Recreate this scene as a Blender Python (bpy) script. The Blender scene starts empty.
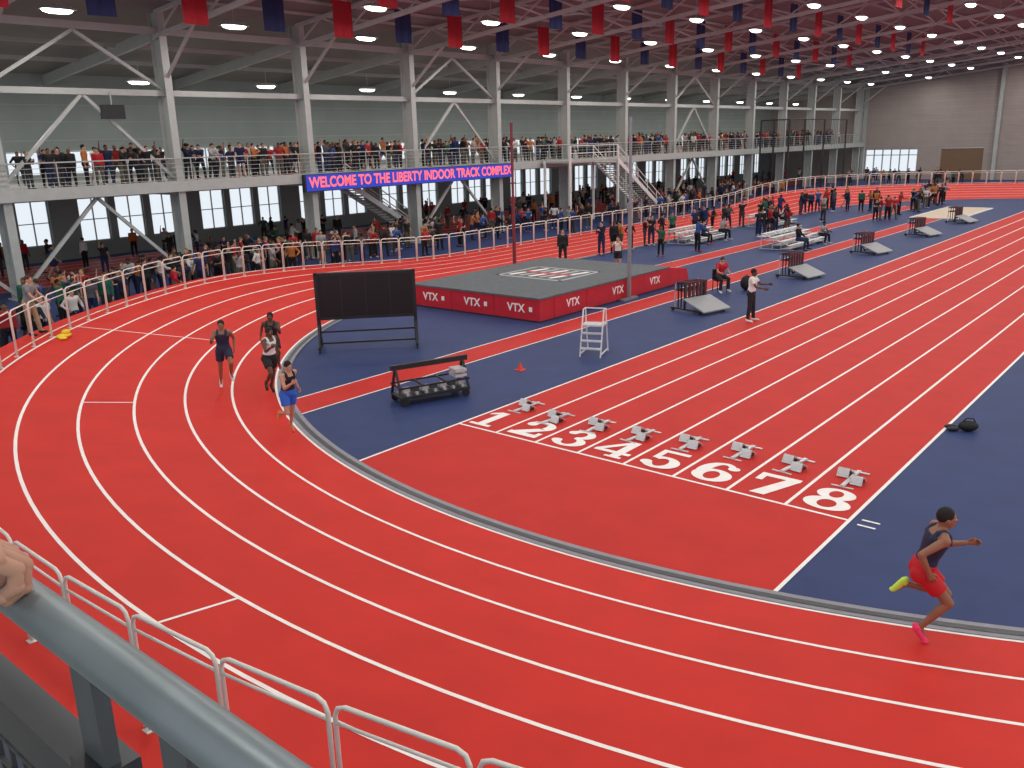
import bpy, math, random
from mathutils import Vector, Matrix
random.seed(7)
sc=bpy.context.scene
V=Vector
rad=math.radians
# ------------------------------------------------------------------ materials
MC={}
def mat(name,col,rough=.6,metal=0,var=.06,scale=8,emis=0,spec=.4,bump=0,ecol=None):
    if name in MC: return MC[name]
    m=bpy.data.materials.new(name); m.use_nodes=True
    nt=m.node_tree; b=nt.nodes['Principled BSDF']
    b.inputs['Roughness'].default_value=rough; b.inputs['Metallic'].default_value=metal
    b.inputs['Specular IOR Level'].default_value=spec
    tc=nt.nodes.new('ShaderNodeTexCoord'); no=nt.nodes.new('ShaderNodeTexNoise')
    no.inputs['Scale'].default_value=scale; no.inputs['Detail'].default_value=4
    nt.links.new(tc.outputs['Object'],no.inputs['Vector'])
    cr=nt.nodes.new('ShaderNodeValToRGB')
    cr.color_ramp.elements[0].position=.3; cr.color_ramp.elements[1].position=.7
    cr.color_ramp.elements[0].color=tuple(c*(1-var) for c in col)+(1,)
    cr.color_ramp.elements[1].color=tuple(min(1,c*(1+var)) for c in col)+(1,)
    nt.links.new(no.outputs['Fac'],cr.inputs['Fac']); nt.links.new(cr.outputs['Color'],b.inputs['Base Color'])
    if bump:
        n2=nt.nodes.new('ShaderNodeTexNoise'); n2.inputs['Scale'].default_value=60
        nt.links.new(tc.outputs['Object'],n2.inputs['Vector'])
        bp=nt.nodes.new('ShaderNodeBump'); bp.inputs['Strength'].default_value=bump; bp.inputs['Distance'].default_value=.01
        nt.links.new(n2.outputs['Fac'],bp.inputs['Height']); nt.links.new(bp.outputs['Normal'],b.inputs['Normal'])
    if emis:
        b.inputs['Emission Color'].default_value=tuple(ecol or col)+(1,); b.inputs['Emission Strength'].default_value=emis
    MC[name]=m; return m
def randmat(name,cols,mult,rough=.8):
    m=bpy.data.materials.new(name); m.use_nodes=True; nt=m.node_tree; b=nt.nodes['Principled BSDF']
    b.inputs['Roughness'].default_value=rough; b.inputs['Specular IOR Level'].default_value=.2
    oi=nt.nodes.new('ShaderNodeObjectInfo'); ml=nt.nodes.new('ShaderNodeMath'); ml.operation='MULTIPLY'; ml.inputs[1].default_value=mult
    fr=nt.nodes.new('ShaderNodeMath'); fr.operation='FRACT'; cr=nt.nodes.new('ShaderNodeValToRGB'); cr.color_ramp.interpolation='CONSTANT'
    nt.links.new(oi.outputs['Random'],ml.inputs[0]); nt.links.new(ml.outputs[0],fr.inputs[0]); nt.links.new(fr.outputs[0],cr.inputs['Fac'])
    el=cr.color_ramp.elements; n=len(cols)
    el[0].position=0; el[0].color=cols[0]+(1,); el[1].position=1/n; el[1].color=cols[1]+(1,)
    for i in range(2,n):
        e=el.new(i/n); e.color=cols[i]+(1,)
    nt.links.new(cr.outputs['Color'],b.inputs['Base Color']); return m
RED=mat('track_red',(.58,.030,.021),.6,0,.06,1.2,bump=.15,spec=.15)
RED2=mat('sprint_red',(.53,.028,.022),.6,0,.06,1.2,bump=.15,spec=.15)
BLUE=mat('infield_blue',(.026,.045,.140),.6,0,.10,1.2,bump=.15,spec=.25)
LINE=mat('line_white',(.88,.85,.81),.6,0,.04,6)
CURB=mat('curb_gray',(.25,.25,.28),.5,0,.1,6)
STEEL=mat('painted_steel',(.42,.44,.42),.5,0,.05,3)
STEELD=mat('truss_steel',(.50,.50,.48),.5,0,.05,3)
WHITE=mat('white_paint',(.72,.72,.70),.5,0,.04,5)
FENCEW=mat('barrier_white',(.78,.76,.68),.4,0,.04,5)
BLACK=mat('black_metal',(.02,.02,.022),.45,0,.1,6)
RAILG=mat('rail_gray',(.22,.26,.27),.38,.25,.08,12)
RAILP=mat('rail_post_gray',(.11,.125,.13),.45,.25,.08,12)
RAILD=mat('rail_dark',(.06,.065,.07),.4,.2,.1,12)
ALU=mat('aluminium',(.60,.61,.62),.35,.3,.05,12)
PAD=mat('block_pad',(.50,.51,.52),.5,.1,.05,12)
MATRED=mat('mat_red_vinyl',(.52,.02,.035),.4,0,.06,3)
MATTOP=mat('mat_top_mesh',(.10,.115,.125),.7,0,.15,5)
SAND=mat('pit_sand',(.62,.52,.40),.9,0,.1,10)
ROOF=mat('roof_insulation',(.23,.22,.205),.8,0,.06,.8)
WALL=mat('wall_panel',(.28,.32,.30),.7,0,.05,.8)
WALLE=mat('end_wall_panel',(.36,.30,.27),.7,0,.05,.8)
CONC=mat('concrete',(.42,.41,.39),.8,0,.08,3)
DOORM=mat('door_brown',(.20,.12,.07),.6,0,.05,3)
FRAME=mat('window_frame',(.35,.37,.38),.5)
BANR=mat('banner_red',(.38,.012,.022),.8); BANB=mat('banner_navy',(.018,.026,.10),.8)
RUB=mat('rubber',(.015,.015,.015),.7)
DIFF=mat('lamp_diffuser',(.9,.9,.88),.5,emis=7,ecol=(1,.97,.92),var=0)
# ------------------------------------------------------------------ mesh builder
class MB:
    def __init__(s): s.v=[];s.f=[];s.m=[];s.mats=[]
    def mi(s,m):
        if m not in s.mats: s.mats.append(m)
        return s.mats.index(m)
    def face(s,idx,m): s.f.append(idx); s.m.append(s.mi(m))
    def poly(s,pts,m):
        b=len(s.v); s.v+= [tuple(p) for p in pts]; s.face(tuple(range(b,b+len(pts))),m)
    def hexa(s,p,m):
        b=len(s.v); s.v+=[tuple(q) for q in p]
        for q in ((0,3,2,1),(4,5,6,7),(0,1,5,4),(1,2,6,5),(2,3,7,6),(3,0,4,7)): s.face(tuple(b+i for i in q),m)
    def box(s,lo,hi,m):
        a,b,c=lo; d,e,f=hi
        s.hexa([(a,b,c),(d,b,c),(d,e,c),(a,e,c),(a,b,f),(d,b,f),(d,e,f),(a,e,f)],m)
    def bar(s,p,q,w,h,m,up=(0,0,1)):
        p=V(p);q=V(q);d=(q-p).normalized();u=V(up)
        if abs(d.dot(u))>.98:u=V((1,0,0))
        x=d.cross(u).normalized();y=x.cross(d).normalized();x=x*w/2;y=y*h/2
        s.hexa([p-x-y,p+x-y,p+x+y,p-x+y,q-x-y,q+x-y,q+x+y,q-x+y],m)
    def ring(s,c,x,y,rx,ry,n):
        b=len(s.v)
        for i in range(n):
            a=2*math.pi*i/n; s.v.append(tuple(c+x*(rx*math.cos(a))+y*(ry*math.sin(a))))
        return b
    def loft(s,st,m,n=12):
        bs=[s.ring(c,x,y,rx,ry,n) for c,x,y,rx,ry in st]
        for a,b in zip(bs,bs[1:]):
            for i in range(n):
                j=(i+1)%n; s.face((a+i,a+j,b+j,b+i),m)
        s.face(tuple(bs[0]+i for i in reversed(range(n))),m); s.face(tuple(bs[-1]+i for i in range(n)),m)
    def tube(s,pts,r,m,n=8):
        pts=[V(p) for p in pts]; rr=r if isinstance(r,(list,tuple)) else [r]*len(pts)
        st=[];x=None
        for i,p in enumerate(pts):
            d=(pts[min(i+1,len(pts)-1)]-pts[max(i-1,0)]).normalized()
            if x is None:
                u=V((0,0,1)) if abs(d.z)<.9 else V((1,0,0)); x=d.cross(u).normalized()
            else: x=(x-d*x.dot(d)).normalized()
            y=d.cross(x); st.append((p,x,y,rr[i],rr[i]))
        s.loft(st,m,n)
    def cone(s,p,q,r1,r2,m,n=12): s.tube([p,q],[r1,r2],m,n)
    def ball(s,c,r,m,R=None,nu=12,nv=8):
        c=V(c); r=(r,r,r) if not isinstance(r,(tuple,list)) else r
        R=R or Matrix.Identity(3); b=len(s.v)
        s.v.append(tuple(c+R@V((0,0,r[2]))))
        for j in range(1,nv):
            t=math.pi*j/nv
            for i in range(nu):
                a=2*math.pi*i/nu; s.v.append(tuple(c+R@V((r[0]*math.sin(t)*math.cos(a),r[1]*math.sin(t)*math.sin(a),r[2]*math.cos(t)))))
        s.v.append(tuple(c+R@V((0,0,-r[2])))); e=len(s.v)-1
        for i in range(nu):
            k=(i+1)%nu; s.face((b,b+1+i,b+1+k),m); o=b+1+(nv-2)*nu; s.face((e,o+k,o+i),m)
            for j in range(nv-2):
                o=b+1+j*nu; s.face((o+i,o+nu+i,o+nu+k,o+k),m)
    def add(s,verts,faces,m):
        b=len(s.v); s.v+=verts
        for f in faces: s.face(tuple(b+i for i in f),m)
    def mesh(s,name,smooth=False):
        me=bpy.data.meshes.new(name); me.from_pydata(s.v,[],s.f)
        for m in s.mats: me.materials.append(m)
        me.polygons.foreach_set('material_index',s.m)
        if smooth: me.polygons.foreach_set('use_smooth',[True]*len(s.f))
        me.update(); return me
    def obj(s,name,loc=(0,0,0),rz=0,parent=None,smooth=False):
        o=bpy.data.objects.new(name,s.mesh(name,smooth)); sc.collection.objects.link(o)
        o.location=loc; o.rotation_euler=(0,0,rz); o.parent=parent; return o
def empty(name,loc=(0,0,0)):
    o=bpy.data.objects.new(name,None); o.location=loc; o.empty_display_size=.2; sc.collection.objects.link(o); return o
def text(name,body,size,loc,rot,m,parent=None,width=None,height=None,offset=0,ext=.004,align='CENTER'):
    c=bpy.data.curves.new(name,'FONT'); c.body=body; c.size=size; c.align_x=align; c.align_y='CENTER'; c.offset=offset; c.extrude=ext
    c.materials.append(m); o=bpy.data.objects.new(name,c); sc.collection.objects.link(o); o.location=loc; o.rotation_euler=rot
    if width or height:
        bpy.context.view_layer.update(); d=o.dimensions
        if width: o.scale.x=width/d.x
        if height: o.scale.y=height/d.y
    o.parent=parent; return o
# ------------------------------------------------------------------ camera
a=rad(40.13);p=rad(15.66);r=rad(1.52)
R0=V((math.cos(a),math.sin(a),0)); fx=V((-math.sin(a),math.cos(a),0))
fw=fx*math.cos(p)+V((0,0,-math.sin(p))); up0=R0.cross(fw)
cx_=R0*math.cos(r)-up0*math.sin(r); cy_=R0*math.sin(r)+up0*math.cos(r)
M=Matrix((cx_,cy_,-fw)).transposed().to_4x4(); M.translation=V((0,0,6.0))
cd=bpy.data.cameras.new('camera'); cd.sensor_width=36; cd.lens=870/1024*36; cd.clip_start=.05; cd.clip_end=500
cam=bpy.data.objects.new('camera',cd); sc.collection.objects.link(cam); cam.matrix_world=M; sc.camera=cam
# ------------------------------------------------------------------ track geometry
CX,CY,RI,LS=-8.45,27.4,17.9,43.1
LW=1.067
def kb(y):
    yy=y if y<CY+LS/2 else 2*CY+LS-y
    t=min(1,max(0,(yy-17)/18)); return 1-t*t*(3-2*t)
def zs(o,y): return .014+max(0,min(o,6.9))*.137*kb(y)
path=[]
NA=120;NSG=30
for i in range(NA): 
    t=math.pi+math.pi*i/NA; n=V((math.cos(t),math.sin(t),0)); path.append((V((CX,CY,0)),n))
for i in range(NSG): path.append((V((CX,CY+LS*i/NSG,0)),V((1,0,0))))
for i in range(NA):
    t=math.pi*i/NA; n=V((math.cos(t),math.sin(t),0)); path.append((V((CX,CY+LS,0)),n))
for i in range(NSG): path.append((V((CX,CY+LS-LS*i/NSG,0)),V((-1,0,0))))
def strip(mb,o1,o2,m,dz=0):
    b=len(mb.v);N=len(path)
    for c,n in path:
        for o in (o1,o2):
            q=c+n*(RI+o); mb.v.append((q.x,q.y,zs(o,q.y)+dz))
    for i in range(N):
        j=(i+1)%N; mb.face((b+2*i,b+2*i+1,b+2*j+1,b+2*j),m)
mb=MB()
for k in range(7): strip(mb,k*.98,(k+1)*.98,RED)
strip(mb,6.86,7.3,RED)
b=len(mb.v)
for c,n in path:
    q=c+n*(RI+7.3); mb.v.append((q.x,q.y,zs(7.3,q.y))); mb.v.append((q.x,q.y,0))
for i in range(len(path)):
    j=(i+1)%len(path); mb.face((b+2*i,b+2*i+1,b+2*j+1,b+2*j),CURB)
mb.obj('running_track')
mb=MB()
strip(mb,-.30,-.20,CURB,.012);strip(mb,-.20,-.09,RAILD,.018);strip(mb,-.09,0,CURB,.012)
mb.obj('track_inner_curb')
mb=MB()
for k in range(7): strip(mb,k*LW-.0,k*LW+.06,LINE,.004)
def radial(th,o1,o2,w=.05):
    t=rad(270-th); n=V((math.cos(t),math.sin(t),0)); s=V((-n.y,n.x,0))*w/2; c=V((CX,CY,0)); K=6
    for i in range(K):
        oa=o1+(o2-o1)*i/K; ob=o1+(o2-o1)*(i+1)/K; pts=[]
        for o,sg in ((oa,-1),(oa,1),(ob,1),(ob,-1)):
            q=c+n*(RI+o)+s*sg; pts.append((q.x,q.y,zs(o,q.y)+.006))
        mb.poly(pts,LINE)
radial(29.5,3*LW,4*LW); radial(1.2,4*LW,5*LW); radial(48.8,2.2,6*LW)
mb.obj('track_lane_lines')
# ------------------------------------------------------------------ floor
mb=MB(); mb.poly([(-53,-12,0),(40,-12,0),(40,119,0),(-53,119,0)],BLUE); mb.obj('floor')
def flat(mb,x0,x1,y0,y1,z,m): mb.poly([(x0,y0,z),(x1,y0,z),(x1,y1,z),(x0,y1,z)],m)
X0=-12.69
mb=MB(); flat(mb,X0,X0+8*LW,9.6,117,.004,RED2); mb.obj('sprint_straight')
mb=MB()
for k in range(9):
    x=X0+k*LW; flat(mb,x-.03,x+.03,10.2 if k in(0,8) else 13.2,117,.008,LINE)
flat(mb,X0,X0+8*LW,13.17,13.23,.0085,LINE)
for yy in (13.1,13.32): flat(mb,-4.0,-3.72,yy,yy+.05,.008,LINE)
mb.obj('sprint_lane_lines')
mb=MB(); flat(mb,-17.35,-16.15,10,65.6,.004,RED2); 
for x in (-17.35,-16.2): flat(mb,x,x+.05,10,65.6,.008,LINE)
mb.obj('long_jump_runway')
mb=MB(); flat(mb,-21.6,-20.4,33,76,.004,RED2)
for x in (-21.6,-20.45): flat(mb,x,x+.05,33,76,.008,LINE)
mb.obj('pole_vault_runway')
mb=MB(); flat(mb,-50.5,-42.2,2,112,.004,RED2)
for i in range(7): flat(mb,-50.5+i*1.38-.03,-50.5+i*1.38+.03,2,112,.008,LINE)
mb.obj('warm_up_straight')
mb=MB(); flat(mb,-18.2,-15.2,66,75.5,.03,SAND)
for q in ((-18.35,-18.2,65.85,75.6),(-15.2,-15.05,65.85,75.6)): mb.box((q[0],q[2],0),(q[1],q[3],.06),WHITE)
mb.box((-18.35,65.7,0),(-15.05,65.85,.06),WHITE);mb.box((-18.35,75.5,0),(-15.05,75.65,.06),WHITE)
mb.obj('sand_pit')
# lane numerals, slab-serif block figures (each stroke a hair thicker than the last so coats never coincide)
class Num(MB):
    z=0.0
    def up(s): s.z+=.0012; return s.z
    def arc(s,cx,cy,ro,so,ri,si,a0,a1,n=28):
        z=s.up()
        for i in range(n):
            t=rad(a0+(a1-a0)*i/n);u=rad(a0+(a1-a0)*(i+1)/n)
            s.poly([(cx+ri*math.cos(t),cy+si*math.sin(t),z),(cx+ro*math.cos(t),cy+so*math.sin(t),z),(cx+ro*math.cos(u),cy+so*math.sin(u),z),(cx+ri*math.cos(u),cy+si*math.sin(u),z)],LINE)
    def dot(s,cx,cy,r): z=s.up(); s.poly([(cx+r*math.cos(2*math.pi*i/16),cy+r*math.sin(2*math.pi*i/16),z) for i in range(16)],LINE)
    def pg(s,*q):
        z=s.up(); A=sum(q[i][0]*q[(i+1)%len(q)][1]-q[(i+1)%len(q)][0]*q[i][1] for i in range(len(q)))
        q=q if A>0 else q[::-1]; s.poly([(x,y,z) for x,y in q],LINE)
    def rc(s,x0,x1,y0,y1): s.pg((x0,y0),(x1,y0),(x1,y1),(x0,y1))
def numeral(k):
    n=Num()
    if k==1: n.rc(-.08,.08,-.45,.45); n.rc(-.22,.22,-.45,-.35); n.pg((-.08,.45),(-.22,.30),(-.22,.20),(-.08,.30))
    if k==2: n.arc(0,.18,.29,.27,.11,.17,-35,165); n.dot(-.18,.22,.1); n.pg((.25,.03),(.06,.05),(-.29,-.36),(-.03,-.33)); n.rc(-.29,.29,-.45,-.30); n.rc(.20,.29,-.45,-.18)
    if k==3: n.arc(0,.22,.25,.23,.09,.14,-90,150); n.arc(0,-.20,.29,.25,.12,.16,-155,92); n.dot(-.17,.26,.09); n.dot(-.20,-.25,.095)
    if k==4: n.rc(.04,.19,-.45,.45); n.rc(-.32,.31,-.25,-.14); n.pg((.06,.45),(.17,.45),(-.20,-.16),(-.32,-.16)); n.rc(-.03,.26,-.45,-.38)
    if k==5: n.rc(-.22,.24,.34,.45); n.rc(-.22,-.12,.0,.45); n.arc(0,-.16,.29,.29,.11,.19,-150,140); n.dot(-.20,-.25,.095)
    if k==6: n.arc(0,-.17,.29,.28,.11,.18,0,360,40); n.arc(0,0,.29,.45,.11,.36,85,190); n.arc(0,0,.27,.45,.14,.36,45,90); n.dot(.17,.26,.09)
    if k==7: n.rc(-.28,.29,.32,.45); n.rc(-.28,-.18,.12,.45); n.pg((.11,.34),(.29,.34),(.06,-.45),(-.15,-.45))
    if k==8: n.arc(0,.22,.25,.23,.09,.14,0,360,40); n.arc(0,-.20,.30,.25,.12,.16,0,360,40)
    o=n.obj('lane_number',(X0+(k-.5)*LW+(-.12 if k==1 else 0),13.87,.0095)); o.scale=(1.3,1.10,1)
for k in range(1,9): numeral(k)
# starting blocks
def startblock():
    m=MB(); m.box((-.03,-.42,.01),(.03,.42,.05),ALU); m.box((-.16,-.44,.0),(.16,-.40,.02),ALU); m.box((-.16,.36,.0),(.16,.42,.02),ALU)
    for sx,y in ((-1,.2),(1,-.05)):
        x0,x1=(-.22,-.05) if sx<0 else (.05,.22)
        m.hexa([(x0,y-.20,.02),(x1,y-.20,.02),(x1,y-.14,.02),(x0,y-.14,.02),(x0,y-.13,.20),(x1,y-.13,.20),(x1,y-.11,.21),(x0,y-.11,.21)],ALU)
        m.hexa([(x0,y-.10,.18),(x1,y-.10,.18),(x1,y+.07,.04),(x0,y+.07,.04),(x0,y-.09,.215),(x1,y-.09,.215),(x1,y+.085,.05),(x0,y+.085,.05)],PAD)
        for xx in (x0+.02,x1-.02): m.box((xx-.008,y-.18,.02),(xx+.008,y+.02,.08),BLACK)
        m.bar((0,y,.04),((x0+x1)/2,y,.05),.04,.03,RAILD)
    return m
sbm=startblock().mesh('starting_block')
for k,y in enumerate((15.0,14.7,14.8,14.8,14.95,15.1,15.0,14.95)):
    o=bpy.data.objects.new('starting_block',sbm); sc.collection.objects.link(o); o.location=(X0+(k+.5)*LW-.04,y-.02,.009); o.scale=(1.2,1.05,.72); o.rotation_euler=(0,0,rad(random.uniform(-8,8)))
# ------------------------------------------------------------------ barrier fence
RF=24.42; OF=RF-RI; ARC=math.pi*RF; TOT=2*ARC+2*LS
def pt(s):
    s%=TOT
    if s<ARC: t=math.pi+s/RF; q=V((CX+RF*math.cos(t),CY+RF*math.sin(t),0))
    elif s<ARC+LS: q=V((CX+RF,CY+s-ARC,0))
    elif s<2*ARC+LS: t=(s-ARC-LS)/RF; q=V((CX+RF*math.cos(t),CY+LS+RF*math.sin(t),0))
    else: q=V((CX-RF,CY+LS-(s-2*ARC-LS),0))
    q.z=zs(OF,q.y); return q
mb=MB(); NS=int(TOT/1.22); SL=TOT/NS
for i in range(NS):
    s0=i*SL+.68; A=pt(s0+.035);B=pt(s0+SL-.035); u=V((0,0,1)); d=(B-A).normalized(); h=1.20;c=.1
    near= A.y<30 and A.x<12
    n=8 if near else 5; rr=.019 if near else .026
    mb.tube([A,A+u*(h-c),A+u*(h-.03)+d*.03,A+u*h+d*c,B+u*h-d*c,B+u*(h-.03)-d*.03,B+u*(h-c),B],rr,FENCEW,n)
    mb.tube([A+u*(h-.16),B+u*(h-.16)],.014,FENCEW,n); mb.tube([A+u*.14,B+u*.14],.016,FENCEW,n)
    mb.box((A.x-.05,A.y-.05,A.z),(A.x+.05,A.y+.05,A.z+.015),FENCEW)
mb.obj('track_barrier_fence',smooth=True)
# ------------------------------------------------------------------ building
XC=-39.6; XW=-52.0; YS=[14.7+7.8*k for k in range(-2,14)]; YE=118
def zr(x): return 11.0+.1*((x-XC) if x<CX else (2*CX-x-XC))
mb=MB()
for y in YS:
    zt=12.0
    mb.box((XC-.42,y-.18,0),(XC-.39,y+.18,zt),STEEL); mb.box((XC+.39,y-.18,0),(XC+.42,y+.18,zt),STEEL); mb.box((XC-.39,y-.012,0),(XC+.39,y+.012,zt),STEEL)
    mb.box((XC-.5,y-.3,0),(XC+.5,y+.3,.05),STEEL)
mb.obj('building_columns')
mb=MB()
for y in YS:
    for xa,xb in ((XC,CX),(CX,2*CX-XC)):
        mb.bar((xa,y,zr(xa)),(xb,y,zr(xb)),.18,.2,STEELD); mb.bar((xa,y,zr(xa)+1.0),(xb,y,zr(xb)+1.0),.16,.16,STEELD)
    x=XC;i=0
    while x<2*CX-XC-.1:
        x2=x+2.075; za=zr(x)+(1 if i%2 else 0); zb=zr(x2)+(0 if i%2 else 1); mb.bar((x,y,za),(x2,y,zb),.08,.08,STEELD); x=x2;i+=1
    mb.bar((XC,y,11.1),(XW,y,9.8),.2,.5,STEEL)
    mb.bar((XC+.4,y,9.2),(XC+3.2,y,zr(XC+3.2)),.12,.12,STEELD)
x=XC+2
while x<2*CX-XC:
    mb.bar((x,YS[0],zr(x)+1.1),(x,YE,zr(x)+1.1),.09,.12,STEELD); x+=2.07
for x in (XC+10.4,XC+20.8,CX,CX+10.4,CX+20.8):
    for y0,y1 in zip(YS,YS[1:]):
        mb.bar((x,y0,zr(x)),(x,y1,zr(x)+1),.07,.07,STEELD); mb.bar((x,y0,zr(x)+1),(x,y1,zr(x)),.07,.07,STEELD)
mb.obj('roof_trusses')
mb=MB()
mb.bar((XC,YS[0],8.5),(XC,YE,8.5),.2,.26,STEEL); mb.bar((XC,YS[0],11.2),(XC,YE,11.2),.15,.3,STEEL)
for x in (-43.5,-47.5): mb.bar((x,YS[0],11.1-.1*(XC-x)+.2),(x,YE,11.1-.1*(XC-x)+.2),.1,.2,STEEL)
for k in (1,2,5,9):
    y0=YS[k];y1=YS[k+1];ym=(y0+y1)/2
    for za,zb in ((0.1,4.0),(4.6,8.4),(8.6,11.0)):
        mb.bar((XC,y0,za),(XC,ym,zb),.14,.14,STEEL); mb.bar((XC,y1,za),(XC,ym,zb),.14,.14,STEEL)
mb.obj('column_bracing_beams')
mb=MB(); th=.15
for xa,xb in ((XC,CX),(CX,2*CX-XC)):
    za,zb=zr(xa)+1.2,zr(xb)+1.2
    mb.hexa([(xa,-6,za),(xb,-6,zb),(xb,YE,zb),(xa,YE,za),(xa,-6,za+th),(xb,-6,zb+th),(xb,YE,zb+th),(xa,YE,za+th)],ROOF)
mb.hexa([(XW,-6,10.15),(XC,-6,12.2),(XC,YE,12.2),(XW,YE,10.15),(XW,-6,10.3),(XC,-6,12.35),(XC,YE,12.35),(XW,YE,10.3)],ROOF)
mb.obj('ceiling')
WZ=((.9,3.4),(4.75,6.05))
mb=MB(); x0,x1=XW-.3,XW
mb.box((x0,-6,0),(x1,YE,.9),WALL);mb.box((x0,-6,3.4),(x1,YE,4.75),WALL);mb.box((x0,-6,6.05),(x1,YE,10.3),WALL)
wins=[]
for y in YS:
    for j in range(3):
        w0=y+.75+j*2.2; wins.append((w0,w0+1.75))
last=-6
for w0,w1 in wins:
    if w0>YE-2: break
    for z0,z1 in WZ: mb.box((x0,last,z0),(x1,w0,z1),WALL)
    last=w1
for z0,z1 in WZ: mb.box((x0,last,z0),(x1,YE,z1),WALL)
for z in (6.6,7.6,8.5,9.4): mb.box((x1,-6,z),(x1+.05,YE,z+.06),FRAME)
mb.obj('wall_left')
mb=MB()
for w0,w1 in wins:
    if w0>YE-2: break
    for z0,z1 in WZ:
        for yy in (w0,w1-.06,(w0+w1)/2-.03): mb.box((x0+.1,yy,z0),(x0+.18,yy+.06,z1),FRAME)
        for zz in (z0,z1-.06,(z0+z1)/2-.02): mb.box((x0+.1,w0,zz),(x0+.18,w1,zz+.05),FRAME)
mb.obj('window_1')
mb=MB(); ex0,ex1=XW-.3,2*CX-XC
f=[(ex0,3.7),(ex1,3.7),(ex1,12.2),(CX,15.3),(XC,12.2),(ex0,10.2)]
mb.poly([(x,YE,z) for x,z in f],WALLE); mb.poly([(x,YE+.3,z) for x,z in reversed(f)],WALLE)
mb.box((ex0,YE,0),(-39,YE+.3,3.7),WALLE);mb.box((-39,YE,0),(-32.7,YE+.3,.9),WALLE);mb.box((-32.7,YE,0),(-30,YE+.3,3.7),WALLE);mb.box((-25.3,YE,0),(ex1,YE+.3,3.7),WALLE)
for z in [1+i*.75 for i in range(15)]: 
    mb.box((-25 if z<3.8 else XC,YE-.03,z),(ex1,YE,z+.05),FRAME)
mb.obj('wall_end')
mb=MB()
for i in range(7):
    x=-39+i*1.05; mb.box((x-.06,YE+.05,.9),(x+.06,YE+.2,3.7),FRAME)
for z in (.9,2.9,3.6): mb.box((-39,YE+.05,z),(-32.7,YE+.2,z+.1),FRAME)
mb.obj('window_2')
mb=MB(); mb.box((-29.98,YE+.1,0),(-25.32,YE+.14,3.68),DOORM)
for i in range(12): mb.box((-29.98,YE+.08,.15+i*.3),(-25.32,YE+.1,.19+i*.3),DOORM)
mb.obj('door_1')
mb=MB()
for x in (XC+.3,-24,-8.5,7):
    mb.box((x-.2,YE-.5,0),(x+.2,YE-.05,zr(x)+1),STEEL)
mb.obj('end_wall_columns')
# balcony (left)
mb=MB(); mb.box((XW+.02,-6,4.2),(XC+.55,YE-1,4.5),CONC); mb.box((XC+.5,-6,4.05),(XC+.6,YE-1,4.55),STEEL)
for y in YS: mb.bar((XC,y,4.05),(XW+.05,y,4.05),.2,.35,STEEL)
mb.obj('spectator_balcony')
mb=MB(); xb=XC+.52
y=-5
while y<YE-1:
    mb.box((xb-.02,y-.02,4.5),(xb+.02,y+.02,5.58),STEEL); y+=1.56
for z,t in ((5.58,.05),(5.35,.02),(5.15,.02),(4.95,.02),(4.75,.02),(4.6,.02)): mb.box((xb-t/2,-5,z-t/2),(xb+t/2,YE-1,z+t/2),STEEL)
mb.obj('balcony_railing')
# sign
SGB=mat('led_sign_face',(.01,.02,.12),.4,emis=.42,ecol=(.04,.10,1.0),var=0); SGT=mat('led_sign_letters',(.8,.2,.22),.4,emis=.8,ecol=(1,.10,.12),var=0)
e=empty('welcome_sign',(XC+.75,38.05,4.05))
mb=MB(); mb.box((-.12,-8.7,-.46),(.1,8.7,.46),BLACK); mb.box((.1,-8.6,-.42),(.115,8.6,.42),SGB); mb.obj('sign_panel',parent=e)
text('sign_letters','WELCOME TO THE LIBERTY INDOOR TRACK COMPLEX',.7,(.125,0,0),(rad(90),0,rad(90)),SGT,e,width=16.9,height=.58,offset=.02)
# stairs
def stairs(name,x0,x1,ytop,ztop,ybot,land):
    mb=MB(); n=int(ztop/.17)
    for i in range(n):
        t=(i+.5)/n; y=ytop+(ybot-ytop)*t; z=ztop*(1-(i+1)/n)
        mb.box((x0,y-.16,z),(x1,y+.16,z+.05),CONC)
    for x in (x0,x1):
        mb.bar((x,ytop,ztop-.1),(x,ybot,.1),.06,.3,WHITE)
        for h in (.5,.95): mb.bar((x,ytop,ztop+h),(x,ybot,h),.05,.05,WHITE)
        for i in range(6):
            t=i/5; y=ytop+(ybot-ytop)*t; z=ztop*(1-t); mb.bar((x,y,z),(x,y,z+.95),.05,.05,WHITE)
    if land:
        mb.box((x0-.35,ytop-land,ztop-.15),(x1,ytop,ztop),CONC)
        for h in (.5,1.0): mb.bar((x1,ytop-land,ztop+h),(x1,ytop,ztop+h),.06,.06,WHITE)
        for yy in (ytop-land,ytop): 
            mb.bar((x1,yy,0),(x1,yy,ztop+1),.14,.14,WHITE); mb.bar((x0,yy,0),(x0,yy,ztop),.14,.14,WHITE)
    mb.obj(name)
stairs('balcony_staircase',-42.4,-41.0,34.0,4.0,40.5,0)
stairs('balcony_staircase',-38.6,-36.4,56,4.5,63,6)
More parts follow.
